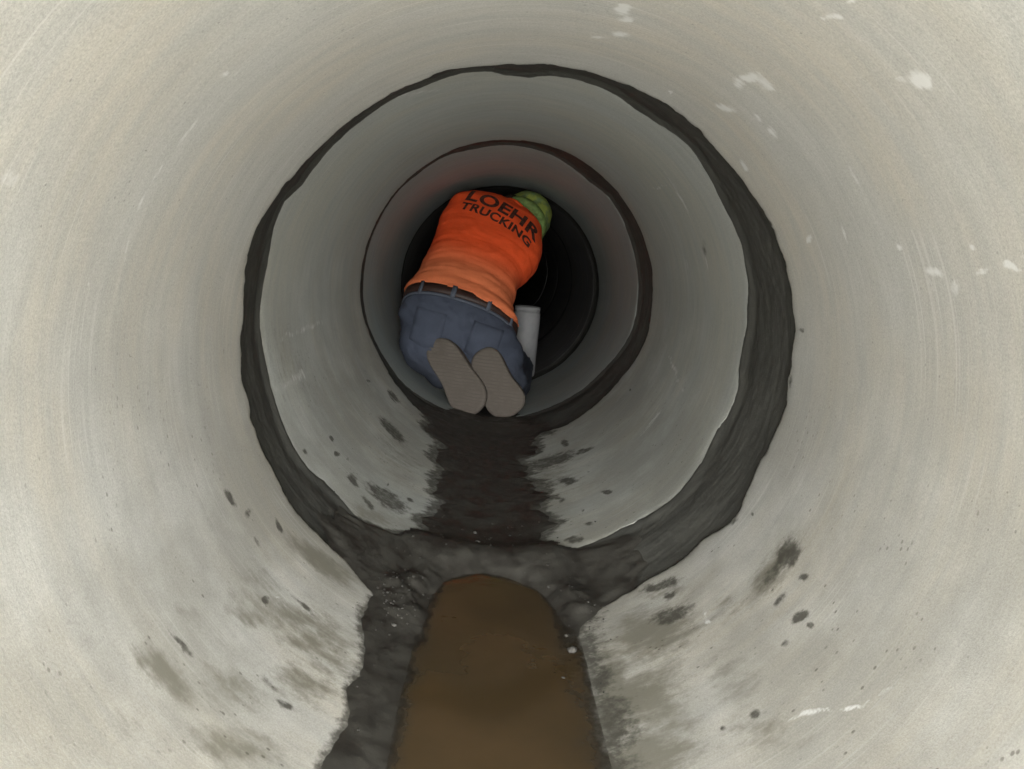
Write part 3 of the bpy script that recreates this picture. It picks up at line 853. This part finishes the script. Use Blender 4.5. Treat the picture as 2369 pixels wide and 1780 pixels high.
# jeans
PEL = [((-.370, 3.112, .404), (.052, 3.112, .314), .150), ((-.382, 3.09, .360), (.076, 3.09, .276), .154), ((-.376, 3.085, .316), (.088, 3.085, .243), .150), ((-.34, 3.10, .251), (.080, 3.10, .190), .130), ((-.29, 3.13, .20), (.09, 3.13, .15), .09)]
def jeans():
    bm = bmesh.new()
    rings = []
    dd = Vector((.02, -.90, .42)).normalized()
    for i, (l, r, d) in enumerate(PEL):
        l, r = Vector(l), Vector(r)
        tilt = Vector((.02, -.80, .58 - .17 * i)).normalized()
        rings.append(((l + r) / 2, (r - l) / 2, tilt * d))
    loft(bm, rings, 40, 2.3)
    ellipsoid(bm, V3(-.245, 3.045, .268), V3(.128, 0, -.02), V3(0, .115, .02), V3(.01, 0, .125))
    ellipsoid(bm, V3(-.035, 3.045, .236), V3(.128, 0, -.02), V3(0, .115, .02), V3(.01, 0, .125))
    limb(bm, [V3(-.235, 3.11, .275), V3(-.255, 3.43, .175)], [.112, .080])
    limb(bm, [V3(-.050, 3.11, .235), V3(.080, 3.42, .150)], [.106, .074])
    limb(bm, [V3(-.255, 3.43, .168), V3(-.205, 3.02, .168)], [.075, .064])
    limb(bm, [V3(.080, 3.42, .148), V3(.070, 3.16, .132), V3(.050, 3.02, .150)], [.072, .070, .062])
    me = bake_remesh(bm, .009, 5)
    n = len(me.vertices); co = np.empty(n * 3, np.float32); me.vertices.foreach_get('co', co); co = co.reshape(-1, 3)
    no = np.empty(n * 3, np.float32); me.vertices.foreach_get('normal', no); no = no.reshape(-1, 3)
    # seat seam pulls in between the buttocks; creases radiate below it
    sx = -.14 + (.36 - co[:, 2]) * .12
    seam = np.exp(-((co[:, 0] - sx) / .018) ** 2) * sstep(3.12, 3.0, co[:, 1]) * sstep(.42, .36, co[:, 2])
    disp = -.010 * seam + .009 * fbm(co[:, 0] * 9 + 3, co[:, 2] * 20 - np.abs(co[:, 0] + .14) * 14, 31, 3) + .006 * (1 - np.abs(fbm(co[:, 0] * 12 + 5, co[:, 2] * 26 - np.abs(co[:, 0] + .14) * 20, 37, 2)) * 3).clip(0, 1) ** 3 + .004 * fbm(co[:, 0] * 26, co[:, 2] * 30 + co[:, 1] * 20, 33, 3)
    co = co + no * disp[:, None]
    me.vertices.foreach_set('co', co.astype(np.float32).ravel()); me.update()
    o = own('jeans', me, M_JEAN); o.data.name = 'jeans'
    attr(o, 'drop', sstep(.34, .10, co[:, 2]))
    return o
jeans_o = jeans()

# belt and its loops lie on the waist ring of the jeans
def waist_ring(off, grow, n=96):
    l, r, d = Vector(PEL[0][0]), Vector(PEL[0][1]), PEL[0][2]
    c = (l + r) / 2; lat = (r - l) / 2; dors = Vector((.02, -.80, .58)).normalized()
    up = lat.cross(dors).normalized()
    if up.z < 0: up = -up
    pts = []
    for i in range(n):
        f = 2 * math.pi * i / n
        cx, sx = math.cos(f), math.sin(f); ex = 2.3
        cx = math.copysign(abs(cx) ** (2 / ex), cx); sx = math.copysign(abs(sx) ** (2 / ex), sx)
        a = lat.normalized() * (lat.length + grow); b = dors * (d + grow)
        pts.append(c + a * cx + b * sx + up * off)
    return pts, up
def strip(rings, name, mat, closed=True, parent=None):
    bm = bmesh.new(); R_ = [[bm.verts.new(p) for p in r] for r in rings]
    n = len(R_[0]); m = len(R_)
    for j in range(m):
        for i in range(n if closed else n - 1):
            a, b = R_[j], R_[(j + 1) % m]
            bm.faces.new((a[i], a[(i + 1) % n], b[(i + 1) % n], b[i]))
    if not closed:
        bm.faces.new([r[0] for r in R_]); bm.faces.new([r[-1] for r in reversed(R_)])
    bmesh.ops.recalc_face_normals(bm, faces=bm.faces[:])
    me = bpy.data.meshes.new(name); bm.to_mesh(me); bm.free()
    for p in me.polygons: p.use_smooth = True
    return own(name, me, mat, parent)
B0, B1 = -.006, .030
rings = [waist_ring(B0, .004)[0], waist_ring(B0, .0095)[0], waist_ring(B1, .0095)[0], waist_ring(B1, .004)[0]]
belt = strip(rings, 'belt', M_BELT)
rings = [waist_ring(B0 - .012, .002)[0], waist_ring(B0 - .012, .007)[0], waist_ring(B0 - .001, .007)[0], waist_ring(B0 - .001, .002)[0]]
strip(rings, 'waistband', M_LOOP, True, jeans_o)
for fr in (.36, .265, .18, .09, .56, .94):
    i0 = int(fr * 96)
    rr = []
    for off, g in ((B0 - .010, .008), (B0 - .010, .0135), (B1 + .004, .0135), (B1 + .004, .008)):
        ring = waist_ring(off, g)[0]; rr.append([ring[(i0 + k) % 96].lerp(ring[(i0 + k + 1) % 96], .0) for k in range(2)])
    strip(rr, 'belt_loop', M_LOOP, False, jeans_o)

# two patch pockets on the seat
JT = BVHTree.FromPolygons([v.co[:] for v in jeans_o.data.vertices], [p.vertices[:] for p in jeans_o.data.polygons])
def pocket(cx, cz, tilt):
    bm = bmesh.new(); n = 9; g = {}
    for lay in (0, 1):
        for j in range(n):
            for i in range(n):
                u = (i / (n - 1) - .5) * .115; w = (j / (n - 1) - .5) * .120
                w -= .014 * (1 - abs(u) / .0575) * (1 if j == 0 else 0)
                x = cx + u * math.cos(tilt) - w * math.sin(tilt); z = cz + u * math.sin(tilt) + w * math.cos(tilt)
                h = JT.ray_cast(Vector((x, 2.6, z)), Vector((0, 1, 0)))
                if h[0] is None: continue
                g[lay, i, j] = bm.verts.new(h[0] + Vector((0, -1, .1)) * (.0045 if lay else -.003))
    for j in range(n - 1):
        for i in range(n - 1):
            q = [(1, i, j), (1, i + 1, j), (1, i + 1, j + 1), (1, i, j + 1)]
            if all(k in g for k in q): bm.faces.new([g[k] for k in q])
    for (a, b) in [((i, 0), (i + 1, 0)) for i in range(n - 1)] + [((i, n - 1), (i + 1, n - 1)) for i in range(n - 1)] + [((0, i), (0, i + 1)) for i in range(n - 1)] + [((n - 1, i), (n - 1, i + 1)) for i in range(n - 1)]:
        q = [(1, *a), (1, *b), (0, *b), (0, *a)]
        if all(k in g for k in q): bm.faces.new([g[k] for k in q])
    bmesh.ops.recalc_face_normals(bm, faces=bm.faces[:])
    me = bpy.data.meshes.new('pocket'); bm.to_mesh(me); bm.free()
    for p in me.polygons: p.use_smooth = True
    o = own('pocket', me, M_JEAN, jeans_o)
    attr(o, 'drop', np.zeros(len(me.vertices)))
pocket(-.265, .335, -.16); pocket(-.060, .300, -.26)

# boots: the soles face the camera
def boot(heel, toe, flip, nrm_hint):
    heel, toe = Vector(heel), Vector(toe)
    ax = (toe - heel); L = ax.length; ax.normalize()
    lat = ax.cross(nrm_hint).normalized()
    nrm = lat.cross(ax).normalized()
    if nrm.y > 0: nrm = -nrm
    if lat.x < 0: lat = -lat
    prof_ = [(0, .018), (.012, .040), (.035, .055), (.07, .061), (.12, .060), (.155, .062), (.19, .069), (.225, .073), (.255, .068), (.278, .052), (.290, .030), (.295, .010)]
    sc = L / .295
    side_l = []; side_r = []
    for u, w in prof_:
        bend = .008 * math.sin(u / .295 * math.pi)               # last curves
        side_r.append((u * sc, w + bend * flip)); side_l.append((u * sc, -w + bend * flip))
    poly = side_r + side_l[::-1]
    # smooth outline
    pts = [Vector((p[0], p[1])) for p in poly]
    for _ in range(2):
        new = []
        for a, b in zip(pts, pts[1:] + pts[:1]): new += [a.lerp(b, .25), a.lerp(b, .75)]
        pts = new
    cu = sum((p.x for p in pts)) / len(pts)
    def ring(depth, s, su=None, du=0):
        return [heel + ax * (cu + du + (p.x - cu) * (su or s)) + lat * (p.y * s) - nrm * depth for p in pts]
    bm = bmesh.new()
    R_ = [[bm.verts.new(q) for q in ring(d, s)] for d, s in ((.0, .90), (.002, .965), (.006, 1.0), (.026, 1.0), (.029, .985))]
    for a, b in zip(R_[:-1], R_[1:]):
        for i in range(len(a)): bm.faces.new((a[i], a[(i + 1) % len(a)], b[(i + 1) % len(a)], b[i]))
    bm.faces.new(R_[0]); bm.faces.new(list(reversed(R_[-1])))
    bmesh.ops.recalc_face_normals(bm, faces=bm.faces[:])
    sole_me = bpy.data.meshes.new('sole'); bm.to_mesh(sole_me); bm.free()
    bm = bmesh.new()
    lev = [(.027, .96, .97, 0), (.045, .97, .965, 0), (.065, .90, .93, -.006), (.085, .74, .80, -.02), (.105, .60, .60, -.05), (.135, .52, .42, -.08), (.17, .50, .38, -.085)]
    R_ = [[bm.verts.new(q) for q in ring(d, s, su, du)] for d, s, su, du in lev]
    for a, b in zip(R_[:-1], R_[1:]):
        for i in range(len(a)): bm.faces.new((a[i], a[(i + 1) % len(a)], b[(i + 1) % len(a)], b[i]))
    bm.faces.new(R_[0]); bm.faces.new(list(reversed(R_[-1])))
    bmesh.ops.recalc_face_normals(bm, faces=bm.faces[:])
    me = bpy.data.meshes.new('boot'); bm.to_mesh(me); bm.free()
    for p in me.polygons: p.use_smooth = True
    b = own('boot', me, M_BOOT)
    for p in sole_me.polygons: p.use_smooth = len(p.vertices) == 4
    own('sole', sole_me, M_SOLE, b)
    return b
boot((-.244, 2.930, .288), (-.068, 2.862, .050), 1, Vector((-.02, -1, -.25)))
boot((-.069, 2.920, .274), (.066, 2.852, .060), -1, Vector((.04, -1, -.25)))

# cap on the bowed head
def cap():
    c = V3(.078, 3.565, .785); up = Vector((.42, .62, .50)).normalized()   # crown direction
    a = up.orthogonal().normalized(); b = up.cross(a)
    bm = bmesh.new()
    rings = [(c - up * .055, a * .094, b * .094), (c - up * .03, a * .103, b * .103), (c, a * .105, b * .105)]
    for k in range(1, 8):
        f = k / 8 * math.pi / 2
        rings.append((c + up * (.105 * math.sin(f)), a * (.105 * math.cos(f)), b * (.105 * math.cos(f))))
    loft(bm, rings, 36, 2.0)
    me = bake_remesh(bm, .008, 3)
    n = len(me.vertices); co = np.empty(n * 3, np.float32); me.vertices.foreach_get('co', co); co = co.reshape(-1, 3)
    no = np.empty(n * 3, np.float32); me.vertices.foreach_get('normal', no); no = no.reshape(-1, 3)
    co = co + no * (.007 * fbm(co[:, 0] * 22, co[:, 2] * 22 + co[:, 1] * 11, 51, 3))[:, None]
    me.vertices.foreach_set('co', co.astype(np.float32).ravel()); me.update()
    o = own('cap', me, M_CAP)
    bm = bmesh.new()
    loft(bm, [(c - up * .060, a * .096, b * .096), (c - up * .056, a * .109, b * .109), (c - up * .030, a * .111, b * .111), (c - up * .026, a * .100, b * .100)], 48, 2.0)
    obm = bpy.data.meshes.new('cap_band'); bm.to_mesh(obm); bm.free()
    for p in obm.polygons: p.use_smooth = True
    own('cap_band', obm, M_CAPB, o)
    # visor pointing forward and down
    fw = Vector((.35, .75, -.62)); fw = (fw - up * fw.dot(up)).normalized(); sd_ = up.cross(fw)
    bm = bmesh.new(); top = []; bot = []
    n = 15
    for i in range(n):
        f = -1.1 + 2.2 * i / (n - 1)
        top.append((c - up * .045 + (fw * math.cos(f) + sd_ * math.sin(f)) * .100, c - up * (.050 + .010 * math.cos(f)) + fw * (.10 + .065 * math.cos(f / 1.1 * 1.5)) * 1.0 + sd_ * math.sin(f) * .10))
    vv = [[bm.verts.new(p + up * d) for pr in top for p in pr] for d in (.003, 0)]
    for i in range(n - 1):
        bm.faces.new((vv[0][2 * i], vv[0][2 * i + 1], vv[0][2 * i + 3], vv[0][2 * i + 2]))
        bm.faces.new((vv[1][2 * i + 2], vv[1][2 * i + 3], vv[1][2 * i + 1], vv[1][2 * i]))
        bm.faces.new((vv[0][2 * i + 1], vv[1][2 * i + 1], vv[1][2 * i + 3], vv[0][2 * i + 3]))
    me = bpy.data.meshes.new('visor'); bm.to_mesh(me); bm.free()
    own('visor', me, M_CAP, o)
M_CAPB = plain('cap_band_dark', (.16, .25, .075), .7, .3, 60)
cap()
# dark hair on the nape and sides under the cap
bm = bmesh.new()
ellipsoid(bm, V3(.035, 3.535, .780), V3(.078, 0, -.02), V3(.02, .06, .04), V3(-.02, -.03, .075))
hair = bake_remesh(bm, .008, 3)
own('hair', hair, M_HAIR)

# ------------------------------------------------------------------ pale plastic container standing beyond the worker
def container():
    base = V3(.132, 3.90, .050)
    t = bpy.data.objects.new('plastic_container', None); COL.objects.link(t); t.location = base; t.empty_display_size = .05
    tag(t, 'tall pale grey plastic container standing right of the worker', 'container')
    bm = bmesh.new()
    X, Yv, Z = V3(1, 0, 0), V3(0, 1, 0), V3(0, 0, 1)
    prof_ = [(0, .050), (.004, .056), (.012, .058), (.10, .0585), (.28, .060), (.300, .059), (.312, .054)]
    loft(bm, [(Z * z, X * r * 1.06, Yv * r * 1.06) for z, r in prof_], 40, 2.0)
    obj_bm('tub', bm, M_TUB, t)
    bm = bmesh.new()
    prof_ = [(.309, .055), (.310, .0605), (.330, .0605), (.333, .059), (.334, .050), (.330, .048)]
    loft(bm, [(Z * z, X * r, Yv * r) for z, r in prof_], 40, 2.0)
    obj_bm('lid', bm, M_TUB, t)
    bm = bmesh.new()
    for i in range(3):
        z = .262 + i * .012
        loft(bm, [(Z * (z - .002), X * .0597, Yv * .0597), (Z * (z - .001), X * .0612, Yv * .0612), (Z * (z + .001), X * .0612, Yv * .0612), (Z * (z + .002), X * .0597, Yv * .0597)], 40, 2.0)
    obj_bm('rib', bm, M_TUB, t)
    return t
M_TUB = plain('pale_plastic', (.30, .305, .31), .55, .06, 30, .4, .1)
container()

# ------------------------------------------------------------------ grit and pebbles along the puddle edge
def surf(s, y, lift=0.0):
    p = floor_z(np.array([s]), np.array([y]))[0]
    return Vector(p) + Vector((-math.sin(s / R), 0, math.cos(s / R))) * lift
def ground_at(s, y):
    p = surf(s, y)
    h = MUDTREE.ray_cast(Vector((p.x, p.y, p.z + .08)), Vector((0, 0, -1)), .12)
    z = max(p.z, h[0].z if h[0] is not None else -9)
    return Vector((p.x, p.y, z))
M_STONE = plain('pale_stone', (.075, .072, .065), .85, .25, 120)
M_STONE2 = plain('grey_stone', (.055, .053, .048), .75, .3, 120, .25)
rnd = random.Random(8)
def rock(bm, c, r, seed):
    rr = random.Random(seed)
    m = bmesh.ops.create_icosphere(bm, subdivisions=1, radius=1.0)
    sx, sy, sz = (r * rr.uniform(.75, 1.3) for _ in range(3)); sz *= .75
    q = Quaternion((0, 0, 1), rr.uniform(0, 6.28))
    for v in m['verts']:
        k = rr.uniform(.8, 1.15)
        v.co = c + q @ Vector((v.co.x * sx * k, v.co.y * sy * k, v.co.z * sz * k))
bm = bmesh.new()
for i in range(150):
    u = rnd.random()
    if u < .5: s_, y_ = rnd.gauss(-.165, .028), rnd.gauss(1.33, .085)
    elif u < .68: s_, y_ = rnd.gauss(.150, .03), rnd.gauss(1.36, .08)
    elif u < .84: s_, y_ = rnd.gauss(-.02, .10), rnd.uniform(1.5, 1.75)
    else: s_, y_ = rnd.choice((-.185, .15)) + rnd.gauss(0, .015), rnd.uniform(.7, 1.35)
    r_ = rnd.uniform(.0009, .0024)
    rock(bm, ground_at(s_, y_) + Vector((0, 0, r_ * .2)), r_, i)
g = obj_bm('grit', bm, M_STONE2, smooth=False)
tag(g, 'fine grit scattered over the mud around the puddle', 'grit', kind='stuff')
PEBBLES = [
    (0.122, 1.194, 0.009, 'largest pale pebble, lying on the right edge of the puddle'),
    (0.100, 1.108, 0.004, 'small pale pebble low on the right edge of the puddle'),
    (-0.163, 1.209, 0.004, 'small pale pebble on the left bank of the puddle'),
    (-0.018, 1.608, 0.006, 'flat pale pebble in the mud at the far tip of the puddle'),
    (0.117, 1.245, 0.004, 'grey pebble just above the largest one on the right bank'),
    (-0.026, 1.668, 0.005, 'small pebble in the mud beyond the puddle tip, left one'),
]
for i, (s_, y_, r_, lab) in enumerate(PEBBLES):
    bm = bmesh.new(); rock(bm, Vector((0, 0, 0)), r_, 900 + i)
    o = obj_bm('pebble', bm, M_STONE, smooth=True)
    c_ = ground_at(s_, y_); c_.z = max(c_.z, WATER_Z - .002) + r_ * .12
    o.location = c_
    tag(o, lab, 'pebble', 'pebbles round the puddle')
